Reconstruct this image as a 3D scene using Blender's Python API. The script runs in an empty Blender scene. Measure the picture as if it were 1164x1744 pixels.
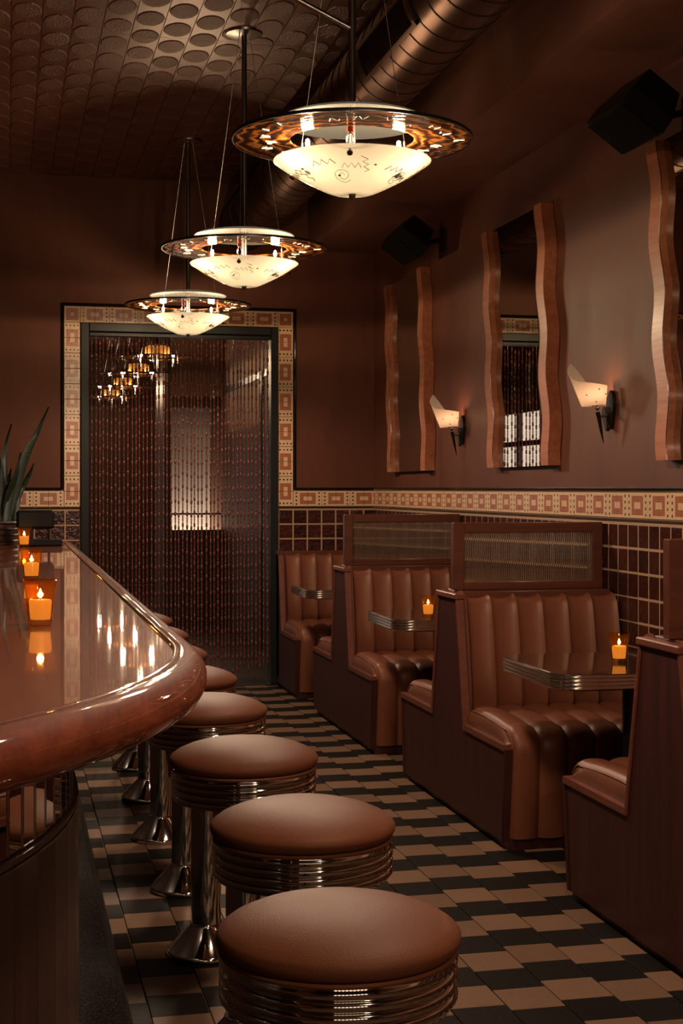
import bpy, math, random
from mathutils import Vector, Matrix
random.seed(7)
S = bpy.context.scene
COL = S.collection
PI = math.pi
R = math.radians

# ---------------------------------------------------------------- camera, world, exposure
cam_d = bpy.data.cameras.new('camera')
cam_d.sensor_fit = 'AUTO'; cam_d.sensor_width = 36.0
cam_d.lens = 36.0 * 2500.0 / 1744.0
cam_d.shift_y = -40.0 / 1744.0
cam_d.clip_start = 0.05; cam_d.clip_end = 100
cam = bpy.data.objects.new('camera', cam_d); COL.objects.link(cam)
cam.location = (0, 0, 1.44); cam.rotation_euler = (PI/2, 0, -math.atan(570.0/2500.0))
S.camera = cam
W = bpy.data.worlds.new('world'); S.world = W; W.use_nodes = True
W.node_tree.nodes['Background'].inputs[0].default_value = (0.9, 0.55, 0.38, 1)
W.node_tree.nodes['Background'].inputs[1].default_value = 0.02
S.view_settings.view_transform = 'Standard'; S.view_settings.look = 'None'
S.view_settings.gamma = 1.0; S.view_settings.use_curve_mapping = False
S.view_settings.exposure = 1.3
S.cycles.use_denoising = True
S.cycles.max_bounces = 8; S.cycles.transparent_max_bounces = 24
S.cycles.sample_clamp_indirect = 4.0
S.cycles.caustics_reflective = False; S.cycles.caustics_refractive = False
WARM = (1.0, 0.70, 0.42)
K_PEND = 12.0       # watts per pendant bulb
K_FILL_SPOT = 31.0     # watts of the fill spot added below each aisle pendant bowl
K_SCONCE = 1.0
K_CANDLE = 0.2
K_FRONT = 0.9      # street window behind the camera
K_ALCOVE = 9.0
K_BACKWIN = .45    # windows of the room beyond the bead curtain

# ---------------------------------------------------------------- mesh helpers
class MB:
    def __init__(s): s.v = []; s.f = []; s.m = []
    def add(s, vs, fs, mi=0):
        b = len(s.v); s.v += [tuple(p) for p in vs]
        s.f += [tuple(b+i for i in f) for f in fs]; s.m += [mi]*len(fs)
        return s
    def box(s, x0, x1, y0, y1, z0, z1, mi=0):
        vs = [(x0,y0,z0),(x1,y0,z0),(x1,y1,z0),(x0,y1,z0),(x0,y0,z1),(x1,y0,z1),(x1,y1,z1),(x0,y1,z1)]
        return s.add(vs, [(0,3,2,1),(4,5,6,7),(0,1,5,4),(1,2,6,5),(2,3,7,6),(3,0,4,7)], mi)
    def cbox(s, x0, x1, y0, y1, z0, z1, b, mi=0):
        """box with chamfered edges"""
        vs = []; 
        for (xx, yy, zz) in ((x0,y0,z0),(x1,y0,z0),(x1,y1,z0),(x0,y1,z0),(x0,y0,z1),(x1,y0,z1),(x1,y1,z1),(x0,y1,z1)):
            sx = b if xx == x0 else -b; sy = b if yy == y0 else -b; sz = b if zz == z0 else -b
            vs += [(xx, yy+sy, zz+sz), (xx+sx, yy, zz+sz), (xx+sx, yy+sy, zz)]
        X = lambda i: i*3; Y = lambda i: i*3+1; Z = lambda i: i*3+2
        fs = [(X(0),X(4),X(7),X(3)),(X(1),X(2),X(6),X(5)),(Y(0),Y(1),Y(5),Y(4)),(Y(3),Y(7),Y(6),Y(2)),(Z(0),Z(3),Z(2),Z(1)),(Z(4),Z(5),Z(6),Z(7))]
        fs += [(X(0),Y(0),Y(4),X(4)),(Y(1),X(1),X(5),Y(5)),(X(2),Y(2),Y(6),X(6)),(Y(3),X(3),X(7),Y(7))]
        fs += [(Z(0),Y(1-1),X(0))] if False else []
        for a, c in ((0,1),(1,2),(2,3),(3,0)):
            k = Y if a in (0,2) else X
            fs += [(k(a), Z(a), Z(c), k(c)), (k(a+4), k(c+4), Z(c+4), Z(a+4))]
        for i in range(8): fs.append((X(i),Y(i),Z(i)))
        return s.add(vs, fs, mi)
    def lathe(s, prof, n=32, c=(0,0,0), mi=0, cap0=False, cap1=False):
        vs = []; fs = []
        for (r, z) in prof:
            for k in range(n):
                a = 2*PI*k/n; vs.append((c[0]+r*math.cos(a), c[1]+r*math.sin(a), c[2]+z))
        for j in range(len(prof)-1):
            for k in range(n):
                k2 = (k+1) % n; fs.append((j*n+k, j*n+k2, (j+1)*n+k2, (j+1)*n+k))
        if cap0: fs.append(tuple(reversed(range(n))))
        if cap1: fs.append(tuple(range((len(prof)-1)*n, len(prof)*n)))
        return s.add(vs, fs, mi)
    def tube(s, pts, r, n=8, mi=0, closed=False, cap=True):
        P = [Vector(p) for p in pts]; L = len(P)
        rr = r if isinstance(r, (list, tuple)) else [r]*L
        vs = []; fs = []; up = None
        for i, p in enumerate(P):
            if closed: t = P[(i+1) % L]-P[i-1]
            else: t = P[min(i+1, L-1)]-P[max(i-1, 0)]
            t.normalize()
            if up is None:
                up = Vector((0,0,1)) if abs(t.z) < .9 else Vector((1,0,0))
            a = t.cross(up); 
            if a.length < 1e-6: a = t.cross(Vector((0,1,0)))
            a.normalize(); b = a.cross(t); up = b
            for k in range(n):
                q = 2*PI*k/n; vs.append(p + (a*math.cos(q)+b*math.sin(q))*rr[i])
        for i in range(L if closed else L-1):
            j = (i+1) % L
            for k in range(n):
                k2 = (k+1) % n; fs.append((i*n+k, i*n+k2, j*n+k2, j*n+k))
        if cap and not closed:
            fs.append(tuple(range(n))); fs.append(tuple(reversed(range((L-1)*n, L*n))))
        return s.add(vs, fs, mi)
    def prism(s, poly, axis, a0, a1, mi=0):
        """poly in the two other axes (cyclic order kept simple), extruded along axis"""
        n = len(poly); vs = []
        for a in (a0, a1):
            for (p, q) in poly:
                vs.append((a,p,q) if axis == 'x' else (p,a,q) if axis == 'y' else (p,q,a))
        fs = [tuple(range(n)), tuple(reversed(range(n, 2*n)))]
        for i in range(n):
            j = (i+1) % n; fs.append((i, i+n, j+n, j))
        return s.add(vs, fs, mi)
    def grid(s, rows, mi=0, closed_u=False):
        n = len(rows[0]); vs = [p for r in rows for p in r]; fs = []
        for j in range(len(rows)-1):
            for k in range(n if closed_u else n-1):
                k2 = (k+1) % n; fs.append((j*n+k, j*n+k2, (j+1)*n+k2, (j+1)*n+k))
        return s.add(vs, fs, mi)
    def mesh(s, name, mats, smooth=None):
        me = bpy.data.meshes.new(name); me.from_pydata(s.v, [], s.f)
        for m in (mats if isinstance(mats, (list, tuple)) else [mats]): me.materials.append(m)
        me.polygons.foreach_set('material_index', s.m)
        import bmesh
        bm = bmesh.new(); bm.from_mesh(me); bmesh.ops.recalc_face_normals(bm, faces=bm.faces); bm.to_mesh(me); bm.free()
        if smooth is not None:
            me.polygons.foreach_set('use_smooth', [True]*len(me.polygons))
            me.set_sharp_from_angle(angle=R(smooth))
        me.update(); return me
    def build(s, name, mats, parent=None, smooth=None, loc=None, rot=None):
        return inst(name, s.mesh(name, mats, smooth), parent, loc, rot)

def inst(name, me, parent=None, loc=None, rot=None):
    o = bpy.data.objects.new(name, me); COL.objects.link(o)
    if parent: o.parent = parent
    if loc: o.location = loc
    if rot: o.rotation_euler = rot
    return o
def thing(name, label, cat, loc=(0,0,0), rot=(0,0,0), group=None):
    o = bpy.data.objects.new(name, None); COL.objects.link(o); o.location = loc; o.rotation_euler = rot
    o.empty_display_size = .1
    o['label'] = label; o['category'] = cat
    if group: o['group'] = group
    return o
def tag(o, label, cat, group=None):
    o['label'] = label; o['category'] = cat
    if group: o['group'] = group
    return o
def struct(o, label=None):
    o['kind'] = 'structure'
    if label: o['label'] = label
    return o
def copy_tree(o, parent=None):
    c = o.copy(); COL.objects.link(c)
    if parent: c.parent = parent
    for ch in o.children: copy_tree(ch, c)
    return c
def lamp(parent, loc, watts, radius, color=WARM):
    l = bpy.data.lights.new('bulb_light', 'POINT'); l.energy = watts; l.shadow_soft_size = radius; l.color = color
    o = bpy.data.objects.new('bulb_light', l); COL.objects.link(o); o.parent = parent; o.location = loc
    return o

# ---------------------------------------------------------------- material helpers
class NT:
    def __init__(s, name):
        s.mat = bpy.data.materials.new(name); s.mat.use_nodes = True
        s.t = s.mat.node_tree; s.t.nodes.clear()
        s.out = s.n('ShaderNodeOutputMaterial')
    def n(s, ty, **kw):
        nd = s.t.nodes.new(ty)
        for k, v in kw.items(): setattr(nd, k, v)
        return nd
    def l(s, a, b): s.t.links.new(a, b)
    def set(s, sock, v):
        if hasattr(v, 'is_output') or isinstance(v, bpy.types.NodeSocket): s.l(v, sock)
        else: sock.default_value = v
    def m(s, op, a, b=0.0, c=None):
        nd = s.n('ShaderNodeMath', operation=op); s.set(nd.inputs[0], a); s.set(nd.inputs[1], b)
        if c is not None: s.set(nd.inputs[2], c)
        return nd.outputs[0]
    def mix(s, f, a, b):
        nd = s.n('ShaderNodeMix', data_type='RGBA'); s.set(nd.inputs[0], f)
        s.set(nd.inputs[6], a if not isinstance(a, tuple) else (*a, 1)); s.set(nd.inputs[7], b if not isinstance(b, tuple) else (*b, 1))
        return nd.outputs[2]
    def coord(s, which='Object', scale=(1,1,1)):
        tc = s.n('ShaderNodeTexCoord'); mp = s.n('ShaderNodeMapping'); mp.inputs['Scale'].default_value = scale
        s.l(tc.outputs[which], mp.inputs[0]); return mp.outputs[0]
    def noise(s, vec, scale, detail=3, rough=.5, dist=0.0):
        nd = s.n('ShaderNodeTexNoise'); s.l(vec, nd.inputs['Vector']); nd.inputs['Scale'].default_value = scale
        nd.inputs['Detail'].default_value = detail; nd.inputs['Roughness'].default_value = rough; nd.inputs['Distortion'].default_value = dist
        return nd.outputs[0]
    def ramp(s, f, stops):
        nd = s.n('ShaderNodeValToRGB'); s.l(f, nd.inputs[0]); e = nd.color_ramp.elements
        while len(e) < len(stops): e.new(.5)
        for i, (p, c) in enumerate(stops): e[i].position = p; e[i].color = (*c, 1) if len(c) == 3 else c
        return nd.outputs[0]
    def bump(s, h, strength=.3, dist=.01):
        nd = s.n('ShaderNodeBump'); s.l(h, nd.inputs['Height']); nd.inputs['Strength'].default_value = strength
        nd.inputs['Distance'].default_value = dist; return nd.outputs[0]
    def pbr(s, **kw):
        nd = s.n('ShaderNodeBsdfPrincipled')
        for k, v in kw.items():
            k = k.replace('_', ' ')
            if isinstance(v, tuple) and len(v) == 3: v = (*v, 1)
            s.set(nd.inputs[k], v)
        return nd
    def done(s, sh):
        s.l(sh.outputs[0] if hasattr(sh, 'outputs') else sh, s.out.inputs[0]); return s.mat
    def addmix(s, f, a, b):
        nd = s.n('ShaderNodeMixShader'); s.set(nd.inputs[0], f); s.l(a.outputs[0], nd.inputs[1]); s.l(b.outputs[0], nd.inputs[2]); return nd

def plain(name, col, rough=.5, metal=0.0, spec=.5, coat=0.0):
    t = NT(name); return t.done(t.pbr(Base_Color=col, Roughness=rough, Metallic=metal, Specular_IOR_Level=spec, Coat_Weight=coat))
def rndcol(t, col, amt):
    oi = t.n('ShaderNodeObjectInfo'); v = t.m('MULTIPLY_ADD', oi.outputs['Random'], amt*2, 1-amt)
    nd = t.n('ShaderNodeVectorMath', operation='SCALE')
    if isinstance(col, tuple): nd.inputs[0].default_value = col
    else: t.l(col, nd.inputs[0])
    t.l(v, nd.inputs[3]); return nd.outputs[0]

def mat_plaster(name, c1, c2, rough):
    t = NT(name); g = t.n('ShaderNodeNewGeometry')
    mp = t.n('ShaderNodeMapping'); t.l(g.outputs['Position'], mp.inputs[0]); mp.inputs['Scale'].default_value = (1,1,.28)
    n1 = t.noise(mp.outputs[0], 3.2, 5, .6, .4); n2 = t.noise(mp.outputs[0], 14, 4, .6)
    f = t.m('MULTIPLY_ADD', n2, .35, t.m('MULTIPLY', n1, .75))
    c = t.ramp(f, [(.3, c1), (.75, c2)])
    r = t.m('MULTIPLY_ADD', n1, .22, rough-.1)
    b = t.bump(n2, .12, .01)
    return t.done(t.pbr(Base_Color=c, Roughness=r, Specular_IOR_Level=.3, Specular_Tint=(1,.72,.55), Normal=b))
def mat_wood(name, c1, c2, rough, axis, coat=0.0, scale=1.0, coat_rough=.05, ripple=0.0, spec=.25):
    t = NT(name); g = t.n('ShaderNodeNewGeometry')
    mp = t.n('ShaderNodeMapping'); t.l(g.outputs['Position'], mp.inputs[0])
    sc = {'x': (.8,14,14), 'y': (14,.8,14), 'z': (14,14,.8)}[axis]; mp.inputs['Scale'].default_value = tuple(v*scale for v in sc)
    n1 = t.noise(mp.outputs[0], 1.6, 6, .65, .6); n2 = t.noise(mp.outputs[0], 9, 3, .6)
    f = t.m('MULTIPLY_ADD', n2, .3, t.m('MULTIPLY', n1, .8))
    c = t.ramp(f, [(.32, c1), (.72, c2)])
    kw = {}
    if ripple:
        n3 = t.noise(g.outputs['Position'], 5.0, 1, .4); kw['Coat_Normal'] = t.bump(n3, ripple, .01)
    return t.done(t.pbr(Base_Color=c, Roughness=rough, Specular_IOR_Level=spec, Normal=t.bump(n2, .05, .004), Coat_Weight=coat, Coat_Roughness=coat_rough, **kw))
def mat_leather(name, col, spec=.36, rough=.36):
    t = NT(name); g = t.n('ShaderNodeNewGeometry')
    v = t.n('ShaderNodeTexVoronoi'); t.l(g.outputs['Position'], v.inputs['Vector']); v.inputs['Scale'].default_value = 420
    n = t.noise(g.outputs['Position'], 6, 4, .6); n2 = t.noise(g.outputs['Position'], 700, 2)
    c = t.mix(t.m('MULTIPLY', n, 1.0), tuple(x*.82 for x in col), tuple(x*1.18 for x in col))
    h = t.m('ADD', v.outputs['Distance'], n2)
    r = t.m('MULTIPLY_ADD', n, .14, rough)
    return t.done(t.pbr(Base_Color=c, Roughness=r, Specular_IOR_Level=spec, Specular_Tint=(1.0,.80,.62), Normal=t.bump(h, .16, .002)))
def mat_tile(name, col, rough, amt=.15, bump=.2, bscale=40, spec=.5, grain=.25):
    t = NT(name); g = t.n('ShaderNodeNewGeometry'); n = t.noise(g.outputs['Position'], bscale, 3, .55)
    n2 = t.noise(g.outputs['Position'], 9, 5, .6)
    c = t.mix(n2, tuple(x*(1-grain) for x in col), tuple(x*(1+grain) for x in col))
    r = t.m('MULTIPLY_ADD', n2, .12, rough-.06)
    return t.done(t.pbr(Base_Color=rndcol(t, c, amt), Roughness=r, Specular_IOR_Level=spec, Normal=t.bump(n, bump, .01)))
def mat_emit(name, col, k, sampling='AUTO'):
    t = NT(name); e = t.n('ShaderNodeEmission'); e.inputs[0].default_value = (*col, 1); e.inputs[1].default_value = k
    m = t.done(e); m.cycles.emission_sampling = sampling; return m

CREAM = (.60, .385, .22); BRICK = (.30, .085, .042)
def mat_band(name, corner=False):
    t = NT(name); uv = t.n('ShaderNodeUVMap'); sp = t.n('ShaderNodeSeparateXYZ'); t.l(uv.outputs[0], sp.inputs[0])
    u, v = sp.outputs[0], sp.outputs[1]
    av = t.m('ABSOLUTE', t.m('SUBTRACT', v, .5))
    if corner:
        au = t.m('ABSOLUTE', t.m('SUBTRACT', u, .5)); mm = t.m('MAXIMUM', au, av)
        tt = t.m('DIVIDE', t.m('SUBTRACT', mm, .10), .28)
    else:
        tt = t.m('MAXIMUM', t.m('DIVIDE', t.m('SUBTRACT', u, .30), .25), t.m('DIVIDE', t.m('SUBTRACT', av, .13), .24))
    ins = t.m('MULTIPLY', t.m('GREATER_THAN', tt, 0), t.m('LESS_THAN', tt, 1))
    st = t.m('LESS_THAN', t.m('ABSOLUTE', t.m('SUBTRACT', t.m('FRACT', t.m('MULTIPLY', tt, 3.0)), .92)), .09)
    st = t.m('MULTIPLY', st, t.m('LESS_THAN', tt, .9))
    g = t.n('ShaderNodeNewGeometry'); nz = t.noise(g.outputs['Position'], 60, 4, .6); nz2 = t.noise(g.outputs['Position'], 7, 3)
    cream = t.mix(nz2, tuple(x*.85 for x in CREAM), tuple(x*1.1 for x in CREAM))
    red = t.mix(nz, tuple(x*.7 for x in BRICK), tuple(x*1.3 for x in BRICK))
    ringc = t.mix(st, red, (.36, .19, .10))
    c = t.mix(ins, cream, ringc)
    if not corner:
        du = t.m('LESS_THAN', t.m('ABSOLUTE', t.m('SUBTRACT', u, .80)), .052)
        w = t.m('FRACT', t.m('DIVIDE', t.m('SUBTRACT', v, .02), .24))
        dv = t.m('LESS_THAN', t.m('ABSOLUTE', t.m('SUBTRACT', w, .5)), .215)
        c = t.mix(t.m('MULTIPLY', du, dv), c, (.010, .007, .006))
    h = t.m('MULTIPLY_ADD', ins, -.5, nz)
    return t.done(t.pbr(Base_Color=c, Roughness=.22, Specular_IOR_Level=.55, Normal=t.bump(h, .15, .004)))

def mat_ringglass():
    t = NT('amber_art_glass'); tc = t.n('ShaderNodeTexCoord'); mp = t.n('ShaderNodeMapping'); t.l(tc.outputs['Object'], mp.inputs[0])
    w = t.n('ShaderNodeTexWave', wave_type='RINGS', rings_direction='Z'); t.l(mp.outputs[0], w.inputs['Vector'])
    w.inputs['Scale'].default_value = 7; w.inputs['Distortion'].default_value = 9; w.inputs['Detail'].default_value = 3; w.inputs['Detail Scale'].default_value = 1.6
    n = t.noise(mp.outputs[0], 6, 4, .6, .8)
    f = t.m('MULTIPLY', w.outputs['Fac'], n)
    c = t.ramp(f, [(.12, (.055,.022,.012)), (.32, (.24,.075,.02)), (.5, (.72,.25,.04)), (.75, (.95,.62,.22))])
    p = t.pbr(Base_Color=c, Roughness=.06, Transmission_Weight=.45, IOR=1.45, Specular_IOR_Level=.7, Normal=t.bump(w.outputs['Fac'], .15, .004))
    tr = t.n('ShaderNodeBsdfTransparent'); t.l(c, tr.inputs[0])
    return t.done(t.addmix(.35, p, tr))
def mat_opal(name, col, emit, trans=.75, veins=True, emcol=(1.0,.80,.52), k=1.0):
    t = NT(name); g = t.n('ShaderNodeTexCoord'); n = t.noise(g.outputs['Object'], 9, 4, .6, .6)
    col = tuple(x*k for x in col)
    c = t.mix(n, tuple(x*.86 for x in col), col) if veins else (*col, 1)
    d = t.n('ShaderNodeBsdfDiffuse'); t.set(d.inputs[0], c)
    tr = t.n('ShaderNodeBsdfTranslucent'); t.set(tr.inputs[0], c)
    gl = t.n('ShaderNodeBsdfGlossy'); gl.inputs['Roughness'].default_value = .12
    a = t.addmix(trans, d, tr); b = t.addmix(facing(t), a, gl)
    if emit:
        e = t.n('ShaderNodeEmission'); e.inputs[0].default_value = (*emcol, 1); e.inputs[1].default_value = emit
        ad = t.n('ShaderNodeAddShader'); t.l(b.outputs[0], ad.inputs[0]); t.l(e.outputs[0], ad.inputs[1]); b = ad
    return t.done(b)
def facing(t):
    lw = t.n('ShaderNodeLayerWeight'); lw.inputs[0].default_value = .5
    return t.m('MULTIPLY_ADD', t.m('POWER', lw.outputs['Facing'], 4.0), .6, .035)
def mat_tintglass(name, col, rough=.03, gloss=.0):
    t = NT(name); tr = t.n('ShaderNodeBsdfTransparent'); tr.inputs[0].default_value = (*col, 1)
    gl = t.n('ShaderNodeBsdfGlossy'); gl.inputs['Roughness'].default_value = rough; gl.inputs[0].default_value = (1,.9,.8,1)
    return t.done(t.addmix(facing(t), tr, gl))

M = {}
M['wall'] = mat_plaster('brown_plaster', (.068,.0215,.0128), (.110,.036,.0215), .48)
M['soffit'] = mat_plaster('soffit_paint', (.105,.042,.027), (.155,.064,.042), .45)
M['ceil'] = plain('ceiling_lacquer', (.19,.082,.056), .38, 0, 1.0)
t = NT('ceiling_embossed'); g = t.n('ShaderNodeNewGeometry'); nz = t.noise(g.outputs['Position'], 90, 3, .7)
M['ceil2'] = t.done(t.pbr(Base_Color=(.175,.074,.050), Roughness=.40, Specular_IOR_Level=1.0, Normal=t.bump(nz, .7, .012)))
M['grout'] = plain('cream_grout', (.34,.205,.12), .8)
M['walltile'] = mat_tile('brown_glazed_tile', (.036,.0075,.0045), .14, .35, .5, 34, .45, .5)
M['tan'] = mat_tile('tan_quarry_tile', (.165,.090,.054), .5, .14, .12, 60, .18, .15)
M['black'] = mat_tile('black_quarry_tile', (.0070,.0052,.0044), .55, .3, .12, 60, .08, .3)
M['floorgrout'] = plain('floor_grout', (.26,.18,.12), .85)
M['band'] = mat_band('border_tile_print'); M['bandc'] = mat_band('border_corner_print', True)
M['pencil'] = plain('black_glazed_trim', (.008,.0065,.006), .12, 0, .6)
M['leather'] = mat_leather('brown_leather', (.158,.049,.025), .42, .34)
M['stoolleather'] = mat_leather('stool_leather', (.112,.0345,.0155), .18, .46)
M['boothwood'] = mat_wood('booth_wood', (.022,.0048,.0036), (.064,.0145,.0098), .48, 'z', .04, 1, .3)
M['trimwood'] = mat_wood('booth_trim_wood', (.10,.026,.016), (.17,.050,.030), .38, 'y', .2, 1, .25)
M['framewood'] = mat_wood('divider_wood', (.060,.016,.009), (.115,.034,.018), .35, 'x', .3, 1, .2)
M['barwood'] = mat_wood('bar_wood', (.16,.036,.016), (.30,.080,.036), .5, 'y', 1.0, .7, .03, .03, .1)
M['railwood'] = mat_wood('rail_wood', (.055,.0105,.0045), (.19,.040,.0145), .6, 'y', .75, 1.0, .04, 0, .08)
M['frontwood'] = mat_wood('bar_front_wood', (.016,.0075,.0055), (.042,.018,.012), .4, 'z', .3, 1, .2)
M['mirrorwood'] = mat_wood('mirror_side_wood', (.22,.065,.030), (.42,.15,.075), .34, 'y', .2, 1.3, .2)
M['chrome'] = plain('chrome', (.58,.55,.51), .06, 1.0)
M['edge'] = plain('table_edge_metal', (.78,.74,.68), .16, 1.0)
M['pole'] = plain('dark_pole', (.12,.11,.10), .35, .9)
M['satin'] = plain('satin_metal', (.28,.27,.26), .3, 1.0)
M['mirror'] = plain('mirror_glass', (.62,.58,.52), .01, 1.0)
M['blackmetal'] = plain('black_painted_metal', (.012,.011,.010), .3, 0, .5)
M['doorpaint'] = plain('door_frame_paint', (.0085,.0082,.0078), .38, 0, .2)
M['speaker'] = plain('speaker_plastic', (.0045,.004,.0038), .5, 0, .2)
M['wire'] = plain('steel_wire', (.45,.42,.38), .25, 1.0)
M['laminate'] = plain('table_laminate', (.030,.014,.009), .06, 0, .6, .5)
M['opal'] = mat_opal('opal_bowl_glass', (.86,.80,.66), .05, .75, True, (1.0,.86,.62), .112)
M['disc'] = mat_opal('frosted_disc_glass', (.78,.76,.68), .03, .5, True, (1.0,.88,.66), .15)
M['shade'] = mat_opal('sconce_shade_glass', (.90,.72,.58), .05, .7, True, (1,.55,.32), .22)
M['ring'] = mat_ringglass()
M['clear'] = mat_tintglass('clear_glass_lining', (.97,.96,.93), .05)
M['bulb'] = mat_emit('halogen_filament', (1,.90,.72), 25, 'NONE')
M['bulb2'] = mat_emit('sconce_bulb', (1,.85,.62), 5, 'NONE')
M['beads'] = plain('brown_wood_beads', (.125,.032,.024), .25, 0, .5)
M['redglass'] = plain('red_collar', (.35,.03,.015), .2)
t = NT('amber_votive_glass'); tr = t.n('ShaderNodeBsdfTransparent'); tr.inputs[0].default_value = (1.0,.76,.46,1)
gl = t.n('ShaderNodeBsdfGlossy'); gl.inputs['Roughness'].default_value = .05
tl = t.n('ShaderNodeBsdfTranslucent'); tl.inputs[0].default_value = (.5,.20,.04,1)
M['amber'] = t.done(t.addmix(facing(t), t.addmix(.022, tr, tl), gl))
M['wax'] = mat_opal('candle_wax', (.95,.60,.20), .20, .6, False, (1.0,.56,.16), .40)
M['flame'] = mat_emit('candle_flame', (1,.86,.60), 20, 'NONE')
M['flute'] = NT('fluted_glass')
t = M['flute']; fp = t.pbr(Base_Color=(.95,.93,.86), Roughness=.0, Transmission_Weight=1.0, IOR=1.45)
ft = t.n('ShaderNodeBsdfTranslucent'); ft.inputs[0].default_value = (.55,.47,.34,1); fd = t.n('ShaderNodeBsdfDiffuse'); fd.inputs[0].default_value = (.5,.44,.32,1)
M['flute'] = t.done(t.addmix(.07, fp, t.addmix(.5, ft, fd)))
t = NT('duct_metal'); g = t.n('ShaderNodeNewGeometry'); nz = t.noise(g.outputs['Position'], 500, 2)
M['duct'] = t.done(t.pbr(Base_Color=(.072,.042,.033), Roughness=.33, Metallic=.55, Normal=t.bump(nz, .12, .001)))
M['seam'] = plain('duct_seam', (.03,.018,.013), .5, .3)
t = NT('terrazzo_curb'); g = t.n('ShaderNodeNewGeometry'); nz = t.noise(g.outputs['Position'], 130, 2, .7)
M['curb'] = t.done(t.pbr(Base_Color=t.ramp(nz, [(.50,(.006,.005,.0045)),(.66,(.11,.095,.08))]), Roughness=.22, Specular_IOR_Level=.7, Normal=t.bump(nz, 1.0, .12)))
t = NT('snake_plant_leaf'); g = t.n('ShaderNodeTexCoord'); nz = t.noise(t.coord('Object', (8,8,40)), 3, 4, .6)
M['leaf'] = t.done(t.pbr(Base_Color=t.ramp(nz, [(.4,(.004,.008,.004)),(.65,(.016,.026,.010))]), Roughness=.4))
t = NT('wicker'); w = t.n('ShaderNodeTexWave'); t.l(t.coord('Object'), w.inputs['Vector']); w.inputs['Scale'].default_value = 40
M['wicker'] = t.done(t.pbr(Base_Color=t.ramp(w.outputs['Fac'], [(.2,(.010,.006,.004)),(.8,(.05,.028,.018))]), Roughness=.5))
for k_ in ('ceil', 'ceil2', 'duct', 'soffit', 'tan', 'black'):
    for n_ in M[k_].node_tree.nodes:
        if n_.type == 'BSDF_PRINCIPLED': n_.inputs['Specular Tint'].default_value = (1.0, .66, .50, 1)
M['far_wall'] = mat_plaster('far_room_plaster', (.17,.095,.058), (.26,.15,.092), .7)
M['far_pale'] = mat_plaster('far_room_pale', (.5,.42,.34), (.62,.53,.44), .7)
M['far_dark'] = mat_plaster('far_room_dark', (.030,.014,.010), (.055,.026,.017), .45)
M['frontwin'] = mat_emit('street_window_glow', (1.0,.74,.52), K_FRONT)
M['backwin'] = mat_emit('far_window_glow', (1.0,.84,.70), K_BACKWIN)

# ---------------------------------------------------------------- the room
XR, YB, ZC = 2.67, 10.62, 3.67
XL, YF = -2.6, -3.4
DX0, DX1, DZ = .51, 1.94, 2.625                # door frame outer
TW, TH = .107, .113                            # border tile
ZB0, ZB1 = 1.31, 1.423                         # border band
floor = struct(MB().box(XL-.1, XR+.1, YF-.1, YB+.12, -.08, -.006).build('floor', M['floorgrout']))
# wall_back with the door opening
mb = MB().box(XL-.1, DX0, YB, YB+.12, 0, ZC).box(DX1, XR+.1, YB, YB+.12, 0, ZC).box(DX0, DX1, YB, YB+.12, DZ, ZC)
wall_back = struct(mb.build('wall_back', M['wall']))
wall_right = struct(MB().box(XR, XR+.1, YF, YB+.12, 0, ZC).build('wall_right', M['wall']))
wall_left = struct(MB().box(XL-.1, XL, YF, YB, 0, ZC).build('wall_left', M['wall']))
# wall_front (behind the camera) with a street window
WX0, WX1, WZ0, WZ1 = -1.2, 1.9, 1.0, 2.6
mb = MB().box(XL, WX0, YF-.12, YF, 0, ZC).box(WX1, XR, YF-.12, YF, 0, ZC).box(WX0, WX1, YF-.12, YF, 0, WZ0).box(WX0, WX1, YF-.12, YF, WZ1, ZC)
struct(mb.build('wall_front', M['wall']))
win = struct(MB().box(WX0, WX1, YF-.10, YF-.09, WZ0, WZ1).build('window_1', M['frontwin']))
for k in range(10):
    x = WX0+(WX1-WX0)*k/9; MB().box(x-.06, x+.06, YF-.09, YF-.02, WZ0, WZ1).build('window_mullion', M['blackmetal'], win)
for z in (WZ0, 2.15, WZ1): MB().box(WX0, WX1, YF-.085, YF-.025, z-.03, z+.03).build('window_rail', M['blackmetal'], win)
ceiling = struct(MB().box(XL, XR+.1, YF, YB+.12, ZC+.006, ZC+.1).build('ceiling', M['ceil']))
soffit = struct(MB().box(2.165, XR, YF, YB, 3.19, ZC+.005).build('ceiling_soffit', M['soffit']))

# embossed ceiling panels: four columns of ovals each, staggered
CW, CH = .143, .28
def ceiling_panel():
    mb = MB(); NC, NR = 4, 4
    for c in range(NC):
        x0 = c*CW; mb.box(x0+.002, x0+CW-.002, 0, NR*CH-.003, -.003, .004, 0)
        for r in range(NR+1):
            cy = r*CH + (CH/2 if c % 2 == 0 else 0)
            cx = x0+CW/2; n = 20; top = []; bot = []
            for k in range(n):
                a = 2*PI*k/n; ex, ey = math.cos(a), math.sin(a)
                px, py = cx+.0675*ex, cy+.112*ey
                qx, qy = cx+.062*ex, cy+.104*ey
                py = min(max(py, 0), NR*CH-.003); qy = min(max(qy, 0), NR*CH-.003)
                bot.append((px, py, -.003)); top.append((qx, qy, -.0075))
            if cy > NR*CH: continue
            b = len(mb.v); mb.v += bot+top
            for k in range(n):
                k2 = (k+1) % n; mb.f.append((b+k, b+k2, b+n+k2, b+n+k)); mb.m.append(1)
            mb.f.append(tuple(b+n+k for k in range(n))); mb.m.append(1)
    return mb.mesh('ceiling_panel', [M['ceil'], M['ceil2']])
pm = ceiling_panel()
nx = int((2.165-XL)/(4*CW)); ny = 7
for i in range(nx):
    for j in range(ny):
        inst('ceiling_panel', pm, ceiling, (2.165-(i+1)*4*CW, YB-(j+1)*4*CH, ZC))

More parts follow.
